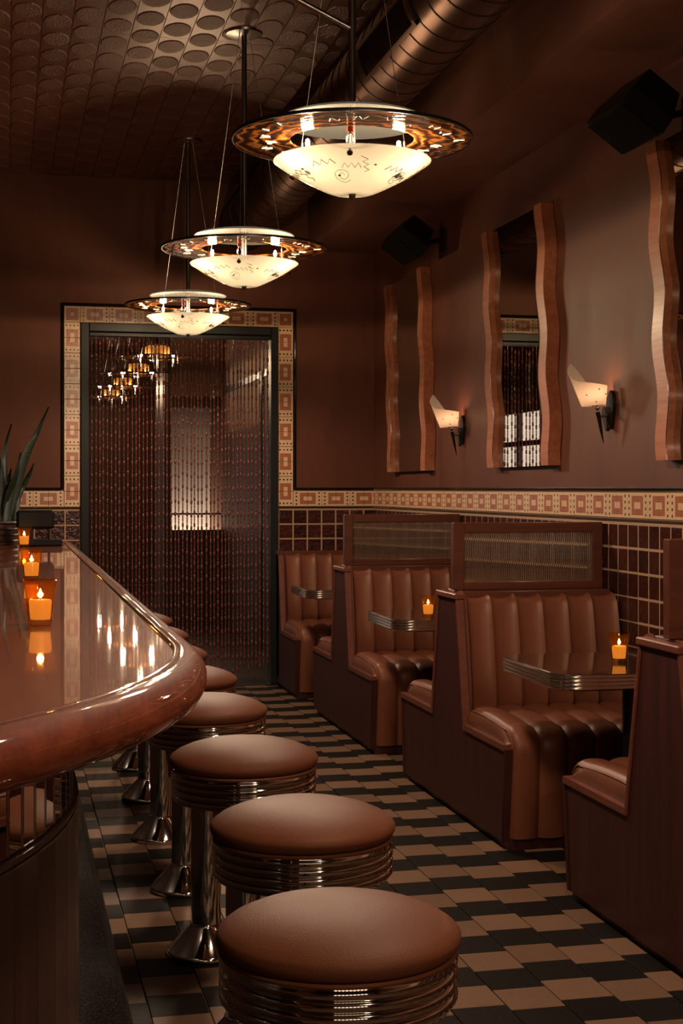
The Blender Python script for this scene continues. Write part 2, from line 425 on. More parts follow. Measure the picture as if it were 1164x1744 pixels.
# floor tiles
FX, FY = .1625, .166
def ftile(m): return MB().cbox(.0018, FX-.0018, .0006, FY-.0006, -.012, 0, .0012).mesh('floor_tile', m)
fm = [ftile(M['tan']), ftile(M['black'])]
cells = []
for c in range(-19, 15):
    x = .383+c*FX
    if x+FX > XR or x < XL: continue
    off = .045 if c % 2 else 0.0
    if c == -1: off = -.05
    r0 = int((YF-4.0126)/FY)+1
    for r in range(r0, 60):
        y = 4.0126+off+r*FY
        if y+FY > YB+.05: continue
        cells.append((x, y, 1 if r % 2 == 0 else 0))
near = sorted([c for c in cells if .12 < c[0] < 1.95 and 3.55 < c[1] and abs((c[0]-.228*c[1]))/(c[1]) < .25], key=lambda c: c[1])[:300]
nset = set((round(c[0],4), round(c[1],4)) for c in near)
for (x, y, k) in near: inst('floor_tile', fm[k], floor, (x, y, 0))
for k in (0, 1):
    mb = MB()
    for (x, y, kk) in cells:
        if kk == k and (round(x,4), round(y,4)) not in nset: mb.box(x+.0018, x+FX-.0018, y+.0006, y+FY-.0006, -.012, 0)
    mb.build('floor_tile_field', M['black'] if k else M['tan'], floor)['kind'] = 'stuff'

# ---- wall tiling. local tile faces -Y, x to the right, z up
def tile_mesh(w, h, d, m, b=.003, name='wall_tile'): return MB().cbox(.0, w, -d, 0, 0, h, b).mesh(name, m)
def uvtile(flip, m, w=TW, h=TH, d=.009):
    mb = MB().cbox(.0008, w-.0008, -d, 0, .0008, h-.0008, .0012); me = mb.mesh('border_tile', m)
    uvl = me.uv_layers.new(name='UVMap')
    for lp in me.loops:
        co = me.vertices[lp.vertex_index].co; u = co.x/w
        uvl.data[lp.index].uv = (1-u if flip else u, co.z/h)
    return me
BA, BB, BC = uvtile(False, M['band']), uvtile(True, M['band']), uvtile(False, M['bandc'], TH, TH)
GR = .008
tm = tile_mesh(TW-GR, TW-GR, .0046, M['walltile'])
# grout beds
MB().box(XL, DX0, YB-.003, YB, 0, ZB1).box(DX1, XR, YB-.003, YB, 0, ZB1).build('grout_bed', M['grout'], wall_back)
MB().box(DX0-TH-.002, DX0, YB-.003, YB, ZB1, DZ+TH+.002).box(DX1, DX1+TH+.002, YB-.003, YB, ZB1, DZ+TH+.002).box(DX0, DX1, YB-.003, YB, DZ, DZ+TH+.002).build('grout_bed', M['grout'], wall_back)
MB().box(XR-.003, XR, YF, YB, 0, ZB1).build('grout_bed', M['grout'], wall_right)
RZ = (0, 0, -PI/2)
def back_tile(me, x, z, name='wall_tile', rot=None): return inst(name, me, wall_back, (x, YB, z), rot)
def right_tile(me, y, z, name='wall_tile'): return inst(name, me, wall_right, (XR, y, z), RZ)
ZT = 1.285
# brown field tiles, back wall
mbx = MB()
for r in range(12):
    z = ZT-(r+1)*TW+GR/2
    if z < 0: break
    for c in range(7):
        x = DX1+.012+c*TW
        if x+TW > XR+.05: break
        w = min(TW-GR, XR-x)
        if r < 5: back_tile(tm, x, z)
        else: mbx.box(x, x+TW-GR, YB-.0046, YB, z, z+TW-GR)
    for c in range(9):
        x = DX0-.004-(c+1)*TW+GR
        if r < 4 and c < 6: back_tile(tm, x, z)
        else: mbx.box(x, x+TW-GR, YB-.0046, YB, z, z+TW-GR)
    for c in range(9, 28): 
        x = DX0-.004-(c+1)*TW+GR; mbx.box(x, x+TW-GR, YB-.0046, YB, z, z+TW-GR)
mbx.build('wall_tile_field', M['walltile'], wall_back)['kind'] = 'stuff'
# brown field tiles, right wall
mbx = MB(); ny_ = int((YB-YF)/TW)
for r in range(12):
    z = ZT-(r+1)*TW+GR/2
    if z < 0: break
    for c in range(ny_):
        y = YB-c*TW-GR/2
        if (r < 2 and y > 4.0) or (r < 9 and 4.25 < y < 5.95): right_tile(tm, y, z)
        else: mbx.box(XR-.0046, XR, y-TW+GR, y, z, z+TW-GR)
mbx.build('wall_tile_field', M['walltile'], wall_right)['kind'] = 'stuff'
# border band
def back_row(x0, x1, z, first):
    n = int(round((x1-x0)/TW))
    for k in range(n): back_tile((BA, BB)[(k+first) % 2], x0+k*TW, z, 'border_tile')
zb = ZB0
xs = DX1+TH+.004
for k in range(6):
    if xs+(k+1)*TW < XR+.06: back_tile((BB, BA)[k % 2], xs+k*TW, zb, 'border_tile')
xl = DX0-TH-.004
for k in range(10): back_tile((BA, BB)[k % 2], xl-(k+1)*TW, zb, 'border_tile')
for k in range(int((YB-3.2)/TW)): right_tile((BA, BB)[k % 2], YB-.003-k*TW, zb, 'border_tile')
nv = 12; ph = (DZ-ZB0)/nv
for k in range(nv):
    z = ZB0+k*ph
    # rotated a quarter turn: local x runs up
    back_tile((BB, BA)[k % 2], DX0-.001, z, 'border_tile', (0, -PI/2, 0))
    back_tile((BB, BA)[k % 2], DX1+TH+.001, z, 'border_tile', (0, -PI/2, 0))
back_tile(BC, DX0-TH-.001, DZ, 'border_tile'); back_tile(BC, DX1+.001, DZ, 'border_tile')
nt = 14; pw = (DX1-DX0)/nt
for k in range(nt): 
    o = back_tile((BB, BA)[k % 2], DX0+k*pw, DZ, 'border_tile'); o.scale = (pw/TW, 1, 1)
# black pencil trim
def bar_tile(L, h): 
    mb = MB(); n = 6; pr = [(0, 0)]+[(-.014*math.sin(PI*k/n), h*k/n) for k in range(1, n)]+[(0, h)]
    mb.prism(pr, 'x', .001, L-.001); return mb.mesh('trim_tile', M['pencil'], 50)
PL = .157; pt = bar_tile(PL, .024); pt2 = bar_tile(.213, .013)
for k in range(4):
    if xs+k*PL < XR-.02: back_tile(pt, xs+.02+k*PL-.002, ZB1, 'trim_tile')
for k in range(7): back_tile(pt, xl-.022-(k+1)*PL, ZB1, 'trim_tile')
for k in range(int((YB-3.2)/PL)): right_tile(pt, YB-.002-k*PL, ZB1, 'trim_tile')
for k in range(4): 
    if xs-TH+k*.213 < XR-.05: back_tile(pt2, xs-TH+k*.213, ZB0-.016, 'trim_tile')
for k in range(6): back_tile(pt2, DX0-(k+1)*.213, ZB0-.016, 'trim_tile')
for k in range(int((YB-3.2)/.213)): right_tile(pt2, YB-.002-k*.213, ZB0-.016, 'trim_tile')
nvt = 9; hv = (DZ+TH-ZB1)/nvt; pv = bar_tile(hv, .024)
for k in range(nvt):
    inst('trim_tile', pv, wall_back, (DX0-TH-.003, YB, ZB1+.012+k*hv), (0, -PI/2, 0))
    inst('trim_tile', pv, wall_back, (DX1+TH+.027, YB, ZB1+.012+k*hv), (0, -PI/2, 0))
nht = 11; hl = (DX1-DX0+2*TH+.05)/nht; phh = bar_tile(hl, .024)
for k in range(nht): back_tile(phh, DX0-TH-.025+k*hl, DZ+TH+.002, 'trim_tile')

# door frame
door = struct(bpy.data.objects.new('door_1', None)); COL.objects.link(door)
MB().cbox(DX0+.002, .572, YB-.03, YB+.13, 0, DZ-.002, .004).build('door_jamb', M['doorpaint'], door)
MB().cbox(1.887, DX1-.002, YB-.03, YB+.13, 0, DZ-.002, .004).build('door_jamb', M['doorpaint'], door)
MB().cbox(.573, 1.886, YB-.03, YB+.13, 2.561, DZ-.002, .004).build('door_head', M['doorpaint'], door)
MB().box(.573, 1.886, YB-.02, YB+.4, -.004, .002).build('door_threshold', M['doorpaint'], door)

# bead curtain
def strand(seed):
    rnd = random.Random(seed); mb = MB(); z = 0.0; L = 2.41+rnd.uniform(-.05, .06); pat = rnd.random()*.09; first = True
    def bead(z0, h, r, n, k):
        pr = []
        for i in range(k+1):
            a = PI*i/k; pr.append((max(.0012, r*math.sin(a)**.7), z0-h/2+h/2*math.cos(a)))
        mb.lathe(pr, n)
    mb.tube([(0,0,0), (0,0,-L)], .0012, 3)
    z = -pat*.35
    while z > -L:
        bead(z, .046, .0085, 6, 4); z -= .047
        for q in range(4):
            if z < -L: break
            bead(z, .0115, .0074, 6, 3); z -= .012
    return mb.mesh('bead_strand', M['beads'], 80)
sm = [strand(k) for k in range(5)]
cur = thing('bead_curtain', 'brown wooden bead curtain hanging in the tiled doorway', 'curtain', (0, YB+.03, 2.535))
MB().cbox(.575, 1.885, -.015, .03, -.004, .025, .004).build('curtain_rail', M['doorpaint'], cur)
ns = 46
for k in range(ns):
    x = .592+(1.872-.592)*k/(ns-1)
    inst('bead_strand', sm[(k*3+k//4) % 5], cur, (x+random.uniform(-.004,.004), random.uniform(-.008,.012), -.004), (0, 0, k*1.3))

# ---------------------------------------------------------------- room beyond the curtain
YP = YB+.12; YX = 22.0
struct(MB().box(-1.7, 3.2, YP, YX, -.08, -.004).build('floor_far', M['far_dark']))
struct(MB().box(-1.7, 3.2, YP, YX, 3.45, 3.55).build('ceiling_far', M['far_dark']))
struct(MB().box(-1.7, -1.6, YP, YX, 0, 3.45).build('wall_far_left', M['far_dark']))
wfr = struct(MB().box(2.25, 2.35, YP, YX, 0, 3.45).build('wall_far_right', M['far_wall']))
MB().box(2.235, 2.25, 11.2, 15.4, 2.44, 2.50).build('picture_rail', M['blackmetal'], wfr)
MB().box(2.235, 2.25, 11.2, 15.4, 0, 2.02).build('panel_dado', M['far_dark'], wfr)
MB().box(2.225, 2.25, 13.0, 13.12, 0, 2.5).build('panel_post', M['blackmetal'], wfr)
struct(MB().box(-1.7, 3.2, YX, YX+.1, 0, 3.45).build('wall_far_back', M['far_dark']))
struct(MB().box(1.66, 1.70, 15.58, 15.7, 0, 3.45).build('trim_1', M['far_dark']))
# partition opening onto a pale alcove, lit by an added lamp out of sight
wp = struct(MB().box(1.70, 2.25, 15.6, 15.7, 2.42, 3.45).box(1.70, 2.25, 15.6, 15.7, 0, .98).build('wall_far_partition', M['far_wall']))
MB().box(1.70, 2.25, 15.58, 15.60, 2.30, 2.42).build('header', M['far_dark'], wp)
MB().box(1.70, 2.25, 15.58, 15.60, 0, 1.0).build('dado', M['far_dark'], wp)
struct(MB().box(1.64, 1.68, 15.7, 16.65, 0, 3.45).build('wall_far_return', M['far_dark']))
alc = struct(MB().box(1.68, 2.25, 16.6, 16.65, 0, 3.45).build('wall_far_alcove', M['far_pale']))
MB().box(1.70, 2.24, 15.62, 15.64, 1.16, 1.18).build('alcove_rail', M['blackmetal'], alc)
al = bpy.data.lights.new('alcove_light', 'POINT'); al.energy = K_ALCOVE; al.shadow_soft_size = .05; al.color = (1, .88, .74)
ao = bpy.data.objects.new('alcove_light', al); COL.objects.link(ao); ao.location = (2.0, 16.2, .72)
w3 = struct(MB().box(-1.595, -1.585, 16.2, 21.4, .5, 2.5).build('window_2', M['backwin']))
for y in (16.2, 17.3, 18.1, 19.0, 20.2, 21.4): MB().box(-1.585, -1.53, y-.05, y+.05, .5, 2.5).build('window_mullion', M['blackmetal'], w3)
for z in (.5, 1.25, 1.62, 2.05, 2.5): MB().box(-1.585, -1.54, 16.2, 21.4, z-.035, z+.035).build('window_rail', M['blackmetal'], w3)

# ---------------------------------------------------------------- duct
DXC, DZC, DR = 1.689, 3.36, .185
duct = thing('spiral_duct', 'large round brown metal spiral air duct under the ceiling', 'duct', (DXC, 0, DZC))
def ring_y(y, r, n=48): return [(r*math.cos(2*PI*k/n), y, r*math.sin(2*PI*k/n)) for k in range(n)]
mb = MB(); mb.grid([ring_y(YF+.02, DR), ring_y(YB-.01, DR)], closed_u=True); mb.build('duct_pipe', M['duct'], duct, 40)
mb = MB(); pts = []; PIT = .155; turns = int((YB-1.0)/PIT); nn = 36
for i in range(turns*nn):
    a = 2*PI*i/nn; pts.append(((DR+.001)*math.cos(a), 1.0+PIT*i/nn, (DR+.001)*math.sin(a)))
mb.tube(pts, .0032, 4); mb.build('spiral_seam', M['seam'], duct, 60)
# side register
reg = MB()
a0, a1 = R(178), R(222)
def regp(a, y, d): return ((DR+d)*math.cos(a), y, (DR+d)*math.sin(a))
fr = MB()
for (b0, b1, y0, y1) in ((a0, a0+.08, 5.45, 6.25), (a1-.08, a1, 5.45, 6.25), (a0, a1, 5.45, 5.48), (a0, a1, 6.22, 6.25)):
    n = 6; rows = [[regp(b0+(b1-b0)*k/n, y, .016) for k in range(n+1)] for y in (y0, y1)]
    fr.grid(rows)
    rows2 = [[regp(b0+(b1-b0)*k/n, y0, d) for k in range(n+1)] for d in (0, .016)]; fr.grid(rows2)
    rows3 = [[regp(bb, y, d) for y in (y0, y1)] for bb in (b0,) for d in (0, .016)]; fr.grid(rows3)
    rows4 = [[regp(b1, y, d) for y in (y0, y1)] for d in (0, .016)]; fr.grid(rows4)
fo = fr.build('register_frame', M['duct'], duct)
for k in range(20):
    y = 5.50+k*.037; n = 5
    MB().grid([[regp(a0+(a1-a0)*i/n, y, .004) for i in range(n+1)], [regp(a0+(a1-a0)*i/n, y+.016, .013) for i in range(n+1)]]).build('register_slat', M['seam'], fo)
for y in (3.9, 8.2):
    MB().tube([(0, y, DR), (0, y, ZC-DZC)], .006, 8).build('duct_hanger', M['satin'], duct)
    MB().grid([ring_y(y-.015, DR+.004), ring_y(y+.015, DR+.004)], closed_u=True).build('duct_strap', M['duct'], duct)

# ---------------------------------------------------------------- pendants
HANG = (R(-105), R(15), R(135))
def bowl_r(tt):   # tt 0 rim .. 1 apex -> (r, z)
    r = .265*(1-tt); q = r/.265
    z = -.073-.142*(1-(.86*q+.14*q*q*q*q)) + (.030*math.exp(-(q/.16)**2))*1.0
    return r, z
def on_bowl(a, q, d=.0015):
    r, z = bowl_r(1-q); return ((r+d*.6)*math.cos(a), (r+d*.6)*math.sin(a), z-d)
def make_pendant(deco=True):
    bulbm = M['bulb'] if deco else M['bulb2']
    p = thing('pendant_lamp', '', 'lamp')
    ztop = ZC-2.61
    MB().lathe([(.0,ztop-.022),(.05,ztop-.021),(.088,ztop-.014),(.092,ztop-.004),(.092,ztop-.0005)], 32).build('ceiling_canopy', M['satin'], p, 40)
    MB().tube([(0,0,-.18), (0,0,ztop-.02)], .0125, 12).build('pole', M['pole'], p, 60)
    rg = MB().lathe([(.21,-.004),(.397,-.004),(.400,0),(.397,.004),(.21,.004),(.207,0),(.21,-.004)], 72).build('glass_ring', M['ring'], p, 50)
    MB().lathe([(.3985,-.0055),(.4035,-.0055),(.4045,0),(.4035,.0055),(.3985,.0055)], 72).build('ring_rim', M['blackmetal'], rg, 60)
    if deco: MB().lathe([(.016,.088),(.10,.086),(.18,.079),(.235,.067),(.246,.062),(.243,.059),(.18,.070),(.10,.078),(.016,.080),(.016,.088)], 56).build('top_disc', M['disc'], p, 40)
    prof = [bowl_r(k/20) for k in range(20)]+[(.0135, bowl_r(1)[1])]
    inner = [(r*.985, z+.006) for (r, z) in reversed(prof)]
    if deco: bw = MB().lathe(prof, 64).lathe(inner+[prof[0]], 64, mi=1).build('glass_bowl', [M['opal'], M['clear']], p, 60)
    else: bw = MB().lathe([(.0,.15),(.10,.15),(.115,.13),(.115,.03),(.10,.012),(.0,.012)], 32).build('amber_cylinder', M['amberlit'], p, 50)
    MB().lathe([(.0,-.232+.028),(.010,-.224+.028),(.014,-.205+.028),(.013,-.19+.028)], 16).build('finial', M['satin'], p, 60)
    for h in HANG:
        c, s = math.cos(h), math.sin(h)
        hg = MB().tube([(.202*c,.202*s,.016), (.205*c,.205*s,-.026)], .006, 8).build('hanger_clip', M['satin'], p, 60)
        MB().lathe([(.0,.008),(.011,.004),(.011,-.012),(.0,-.016)], 10, (.203*c,.203*s,-.010)).build('hanger_bead', M['redglass'], hg, 60)
        cir = [(.207*c+.011*math.cos(a)*-s, .207*s+.011*math.cos(a)*c, -.046+.020*math.sin(a)) for a in [2*PI*k/14 for k in range(14)]]
        MB().tube(cir, .0028, 6, closed=True).build('chain_link', M['satin'], hg, 60)
        MB().tube([(.208*c,.208*s,-.064), (.250*c,.250*s,-.088)], .003, 6).build('hook', M['satin'], hg, 60)
        kx, ky, kz = on_bowl(h, .90, .006)
        if deco: MB().lathe([(.0,.010),(.008,.007),(.0105,0),(.008,-.007),(.0,-.010)], 10, (kx, ky, kz)).build('bowl_knob', M['beadknob'], bw, 60)
        MB().tube([(.202*c,.202*s,.016), (.03*c,.03*s,ztop-.018)], .0017, 5).build('cable', M['wire'], p)
    for k, (bx, by) in enumerate(((-.165,-.060), (.135,-.100))):
        so = MB().lathe([(.010,-.12),(.010,-.055),(.006,-.05)], 12, (bx, by, 0), cap0=True).build('lamp_socket', M['satin'], p, 50)
        MB().lathe([(.0,-.050),(.006,-.046),(.008,-.034),(.006,-.022),(.0,-.018)], 12, (bx, by, 0)).build('bulb', bulbm, so, 60)
        lamp(p, (bx, by, -.026), K_PEND if deco else K_PEND*.4, .02)
    if deco:
        dl = bpy.data.lights.new('fill_spot', 'SPOT'); dl.energy = K_FILL_SPOT; dl.spot_size = R(178); dl.spot_blend = .35; dl.shadow_soft_size = .10; dl.color = (1.0, .75, .54)  # not a part of the fixture: added to brighten floor and booths
        do = bpy.data.objects.new('fill_spot', dl); COL.objects.link(do); do.parent = p; do.location = (0, 0, -.30)
        rnd = random.Random(3)
        cols = ['ink_black', 'ink_red', 'ink_black', 'ink_yellow', 'ink_brown', 'ink_black', 'ink_red', 'ink_brown', 'ink_yellow', 'ink_black', 'ink_brown', 'ink_red', 'ink_black', 'ink_yellow']
        for k, cn in enumerate(cols):
            a = R(-170)+k*R(360)/len(cols)+rnd.uniform(-.1,.1); q = rnd.choice((.75, .6, .5, .68)); run = rnd.uniform(.9, 1.5)
            pts = []
            for i in range(7):
                d = .10 if i % 2 else -.02
                if k % 3 == 0: pts.append(on_bowl(a+(.10 if i % 2 else 0)+i*.02, q+.16-.04*i))
                else: pts.append(on_bowl(a+i*.055*run, q+d*.6))
            MB().tube(pts, .0013, 4).build('painted_zigzag', M[cn], bw)
        for k in range(9):
            a = R(-160)+k*R(40); q = rnd.uniform(.35, .8); kx, ky, kz = on_bowl(a, q, .001)
            MB().lathe([(.0,.004),(.006,0),(.0,-.004)], 8, (kx, ky, kz)).build('painted_spot', M['ink_black' if k % 2 else 'ink_brown'], bw)
            if k % 2:
                sp_ = [on_bowl(a+.08+(.018+.006*i)*math.cos(i*.7)/max(q,.3), q+(.03+.006*i)*math.sin(i*.7)) for i in range(18)]
                MB().tube(sp_, .0009, 4).build('painted_spiral', M['ink_brown'], bw)
        for k in range(22):   # pale scribbles on the ring
            a = R(-200)+k*R(16.4); r0 = rnd.uniform(.27, .36)
            pts = [((r0+.018*math.sin(i*1.1+k))*math.cos(a+i*.018), (r0+.018*math.sin(i*1.1+k))*math.sin(a+i*.018), -.0055) for i in range(8)]
            MB().tube(pts, .0012, 4).build('painted_scribble', M['ink_pale'], rg)
    return p
for nme, c in (('ink_black',(.03,.025,.02)),('ink_red',(.45,.07,.03)),('ink_yellow',(.62,.45,.14)),('ink_brown',(.20,.11,.05)),('ink_pale',(.85,.78,.62))):
    M[nme] = plain(nme, c, .5)
M['beadknob'] = plain('dark_glass_knob', (.035,.012,.008), .15)
M['amberlit'] = mat_opal('amber_lit_glass', (.95,.42,.10), .12, .6, True, (1,.42,.08), .3)
pend = make_pendant()
PY = [4.795, 7.094, 9.373]
labs = ['pendant lamp with amber glass ring, largest and nearest of the three', 'pendant lamp with amber glass ring, middle one of the three', 'pendant lamp with amber glass ring, smallest one right above the tiled doorway']
pend.location = (1.13, PY[0], 2.61); pend['label'] = labs[0]; pend['group'] = 'pendant lamps over the aisle'
for k in (1, 2):
    q = copy_tree(pend); q.location = (1.13, PY[k], 2.61); q['label'] = labs[k]
MB().tube([(0,0,.372), (-1.45,0,1.03)], .010, 8).build('brace_rod', M['satin'], pend, 60)
for y_, l_ in ((2.50, 'pendant lamp with amber glass ring over the nearest stools, above the frame'), (.20, 'pendant lamp with amber glass ring beside the camera, outside the frame')):
    q = copy_tree(pend); q.location = (1.13, y_, 2.61); q['label'] = l_
    for o_ in list(q.children):
        if o_.name.startswith('brace_rod'): bpy.data.objects.remove(o_)
fl = ['pendant lamp seen through bead curtain, highest and nearest to doorway', 'pendant lamp seen through bead curtain, second from doorway', 'pendant lamp seen through bead curtain, third from doorway', 'pendant lamp seen through bead curtain, lowest and farthest away']
farp = make_pendant(False)
for k in range(4):
    q = farp if k == 0 else copy_tree(farp)
    q.location = (1.37, 13.75+2.05*k, 2.66); q['label'] = fl[k]; q['group'] = 'pendant lamps in the room beyond the curtain'
    q.scale = (1, 1, .74)

# ---------------------------------------------------------------- bar
BX, BY0, BY1 = .29, 2.72, 7.90; BCX, BCY, BR = BX-1.45, BY0, 1.45
def bar_path(step=.09, y_end=BY1, extra=True):
    """list of (x, y, nx, ny) along the inner rail edge from the far end round to the left wall"""
    pts = []; n = max(2, int((y_end-BY0)/.35))
    for k in range(n): pts.append((BX, y_end-(y_end-BY0)*k/n, 1.0, 0.0))
    m = 40
    for k in range(m+1):
        a = -R(90)*k/m; pts.append((BCX+BR*math.cos(a), BCY+BR*math.sin(a), math.cos(a), math.sin(a)))
    for k in range(1, 5): pts.append((BCX-(BCX-XL-.02)*k/4, BCY-BR, 0.0, -1.0))
    return pts
BP = bar_path()
def sweep(mb, prof, closed=True, mi=0):
    rows = [[(x+nx_*o, y+ny_*o, z) for (o, z) in prof] for (x, y, nx_, ny_) in BP]
    mb.grid(rows, mi, closed)
    if closed:
        n = len(prof); b = len(mb.v)-n*len(BP)
        mb.f.append(tuple(b+i for i in range(n))); mb.m.append(mi)
        b2 = len(mb.v)-n; mb.f.append(tuple(b2+i for i in reversed(range(n)))); mb.m.append(mi)
    return mb
ZK = 1.1525
bar = thing('bar_counter', 'long glossy red wooden bar counter with rounded rail and curved near end', 'bar counter', (0,0,0))
MBt = sweep(MB(), [(-.72, ZK-.035), (-.72, ZK), (.002, ZK), (.002, ZK-.035)]); MBt.build('countertop', M['barwood'], bar, 40)
rp = [(.0, ZK-.002), (.002, ZK+.004), (.006, ZK+.006), (.010, ZK+.0045), (.012, ZK+.003), (.016, ZK+.005)]
for k in range(11):
    a = R(80)-R(175)*k/10; rp.append((.019+.041*math.cos(a), ZK-.036+.041*math.sin(a)))
rp += [(-.01, ZK-.080), (-.06, ZK-.080), (-.06, ZK-.036), (0, ZK-.036)]
sweep(MB(), rp).build('bullnose_rail', M['railwood'], bar, 50)
MB().cbox(BX-.72, BX+.03, BY1-.002, BY1+.035, ZK-.08, ZK+.008, .006).build('end_rail', M['railwood'], bar, 40)
sweep(MB(), [(-.62, .0), (-.62, ZK-.036), (-.182, ZK-.036), (-.182, .0)]).build('bar_body', M['frontwood'], bar, 40)
sweep(MB(), [(-.182, .890), (-.182, .900), (-.164, .900), (-.164, .897), (-.166, .890)]).build('mirror_ledge', M['frontwood'], bar, 40)
sweep(MB(), [(-.181, .0), (-.181, .105), (-.04, .100), (.0, .092), (.022, .074), (.032, .045), (.034, .0)]).build('foot_curb', M['curb'], bar, 50)
bd = MB().cbox(-.0445, .0445, -.006, .012, .105, .887, .002).mesh('front_board', M['frontwood'])
ms = MB().cbox(-.0225, .0225, -.002, .006, .902, 1.066, .002).mesh('mirror_strip', M['mirror'])
mt = MB().box(-.0036, .0036, -.002, .009, .902, 1.066).mesh('mirror_divider', M['satin'])
def along(o, pitch):
    """positions on the bar front at offset o: (x, y, outward angle)"""
    out = []; y = BY1-pitch/2
    while y > BY0: out.append((BX+o, y, 0.0)); y -= pitch
    rr = BR+o; a = (BY0-y)/rr
    while a < R(90): out.append((BCX+rr*math.cos(-a), BCY+rr*math.sin(-a), -a)); a += pitch/rr
    return out
for (x, y, a) in along(-.170, .0895): inst('front_board', bd, bar, (x, y, 0), (0, 0, a+PI/2))
for (x, y, a) in along(-.176, .0535):
    if y > 6.5: continue
    inst('mirror_strip', ms, bar, (x, y, 0), (0, 0, a+PI/2))
    d = .0535/2; inst('mirror_divider', mt, bar, (x-math.sin(a)*-d*1.0*(1), y+math.cos(a)*-d, 0), (0, 0, a+PI/2-.02))

# ---------------------------------------------------------------- stools
def make_stool():
    s = thing('bar_stool', '', 'stool', group='bar stools along the counter')
    prof = [(0,.803),(.03,.8028),(.07,.800),(.11,.794),(.145,.784),(.170,.773),(.184,.763),(.190,.755),(.1895,.747),(.1855,.739),(.181,.734),(.17,.732)]
    cu = MB().lathe(prof, 64, cap1=False).build('seat_cushion', M['stoolleather'], s, 60)
    MB().lathe([(.1815,.7335),(.1845,.731),(.1845,.728),(.1815,.7255)], 64).build('seat_piping', M['stoolleather'], cu, 80)
    rp_ = [(.17,.7265),(.182,.7265)]
    for k in range(4):
        z0 = .7235-k*.0175
        rp_ += [(.1825, z0), (.1845, z0-.003), (.1850, z0-.0065), (.1845, z0-.010), (.1825, z0-.013), (.1795, z0-.0152)]
    rp_ += [(.178,.652),(.17,.650),(.06,.648)]
    MB().lathe(rp_, 72).build('ribbed_ring', M['chrome'], s, 40)
    MB().lathe([(.06,.649),(.06,.640),(.0475,.634),(.0475,.622)], 40).build('column_collar', M['chrome'], s, 40)
    MB().lathe([(.0465,.64),(.0465,.088)], 48).build('column', M['chrome'], s, 40)
    MB().lathe([(.0465,.098),(.050,.097),(.051,.090),(.118,.020),(.122,.014),(.122,.006),(.119,.0)], 56, cap1=True).build('flared_base', M['chrome'], s, 40)
    return s
stool = make_stool()
sp = [(.500,2.215),(.590,2.945),(.590,3.710),(.602,4.530),(.622,5.27),(.620,6.06),(.638,6.85),(.648,7.62)]
slab = ['round brown leather bar stool with ribbed chrome ring, nearest and largest', 'round brown leather bar stool, second nearest in the row',
 'round brown leather bar stool, third nearest, beside the bend of the bar rail', 'round brown leather bar stool, fourth nearest, half behind the bar rail',
 'round brown leather bar stool, fifth nearest, sticking out behind the bar rail', 'round brown leather bar stool, sixth nearest along the bar',
 'round brown leather bar stool, second farthest along the bar', 'round brown leather bar stool, farthest in the row along the bar']
for k, (x, y) in enumerate(sp):
    q = stool if k == 0 else copy_tree(stool)
    q.location = (x, y, 0); q['label'] = slab[k]; q.rotation_euler = (0, 0, k*.4)

# ---------------------------------------------------------------- booths
X0B, X1B = 1.95, XR-.012
NCH = 6
def channel(u):   # u 0..NCH
    fr_ = u-math.floor(u); return math.sqrt(max(0.0, math.sin(PI*min(max(fr_, 0.0), 1.0))))
def cushion(prof, amp, first=1.0, endround=True):
    """prof: list of (y, z, ny, nz) running along the bench section, extruded along X with channels"""
    rows = []; K = 10; xs_ = []
    for c in range(NCH):
        for k in range(K): xs_.append(c+k/K)
    xs_.append(NCH-1e-6)
    for u in xs_:
        x = X0B+(X1B-X0B)*u/NCH; b = channel(u)
        e = 1.0
        if u < .18: e = math.sqrt(1-((.18-u)/.18)**2)
        rows.append([(x, y+ny_*amp*(b-1)*(1 if endround else 1)-ny_*.018*(1-e), z+nz_*amp*(b-1)-nz_*.018*(1-e)) for (y, z, ny_, nz_) in prof])
    return rows
def withnormals(pts, flip=1):
    out = []
    for i, (y, z) in enumerate(pts):
        a = pts[max(i-1, 0)]; b = pts[min(i+1, len(pts)-1)]; ty, tz = b[0]-a[0], b[1]-a[1]; L = math.hypot(ty, tz)
        out.append((y, z, -tz/L*flip, ty/L*flip))
    return out
# near half, facing -Y; y measured from the bench centre
seat_pts = [(-.17,.488),(-.24,.502),(-.34,.508),(-.46,.507),(-.58,.502),(-.66,.495)]
for k in range(9):
    a = R(80)+R(108)*k/8; seat_pts.append((-.705+.095*math.cos(a), .400+.094*math.sin(a)))
seat_pts += [(-.794,.30),(-.787,.2),(-.775,.045)]
back_pts = [(-.225,.46),(-.238,.52),(-.232,.60),(-.216,.70),(-.198,.80),(-.182,.88),(-.168,.928),(-.150,.952),(-.125,.958),(-.10,.955)]
def end_cap(mb, prof, x, inner):
    n = len(prof); pts = [(x, y, z) for (y, z, *_r) in prof]+[(x, y, z) for (y, z) in inner]
    mb.add(pts, [tuple(range(len(pts)))])
def make_seat(sgn):
    pr = withnormals(seat_pts, -1)
    mb = MB(); rows = cushion(pr, .018); mb.grid(rows)
    r0 = rows[0]; mb.add(r0+[(X0B, -.70, .10), (X0B, -.20, .10)], [tuple(range(len(r0)+2))])
    if sgn < 0: mb.v = [(x, -y, z) for (x, y, z) in mb.v]
    return mb.mesh('seat_cushion', M['leather'], 70)
def make_back(sgn):
    pr = withnormals(back_pts, -1)
    mb = MB(); rows = cushion(pr, .016); mb.grid(rows)
    r0 = rows[0]; mb.add(r0+[(X0B, -.10, .46)], [tuple(range(len(r0)+1))])
    if sgn < 0: mb.v = [(x, -y, z) for (x, y, z) in mb.v]
    return mb.mesh('backrest', M['leather'], 70)
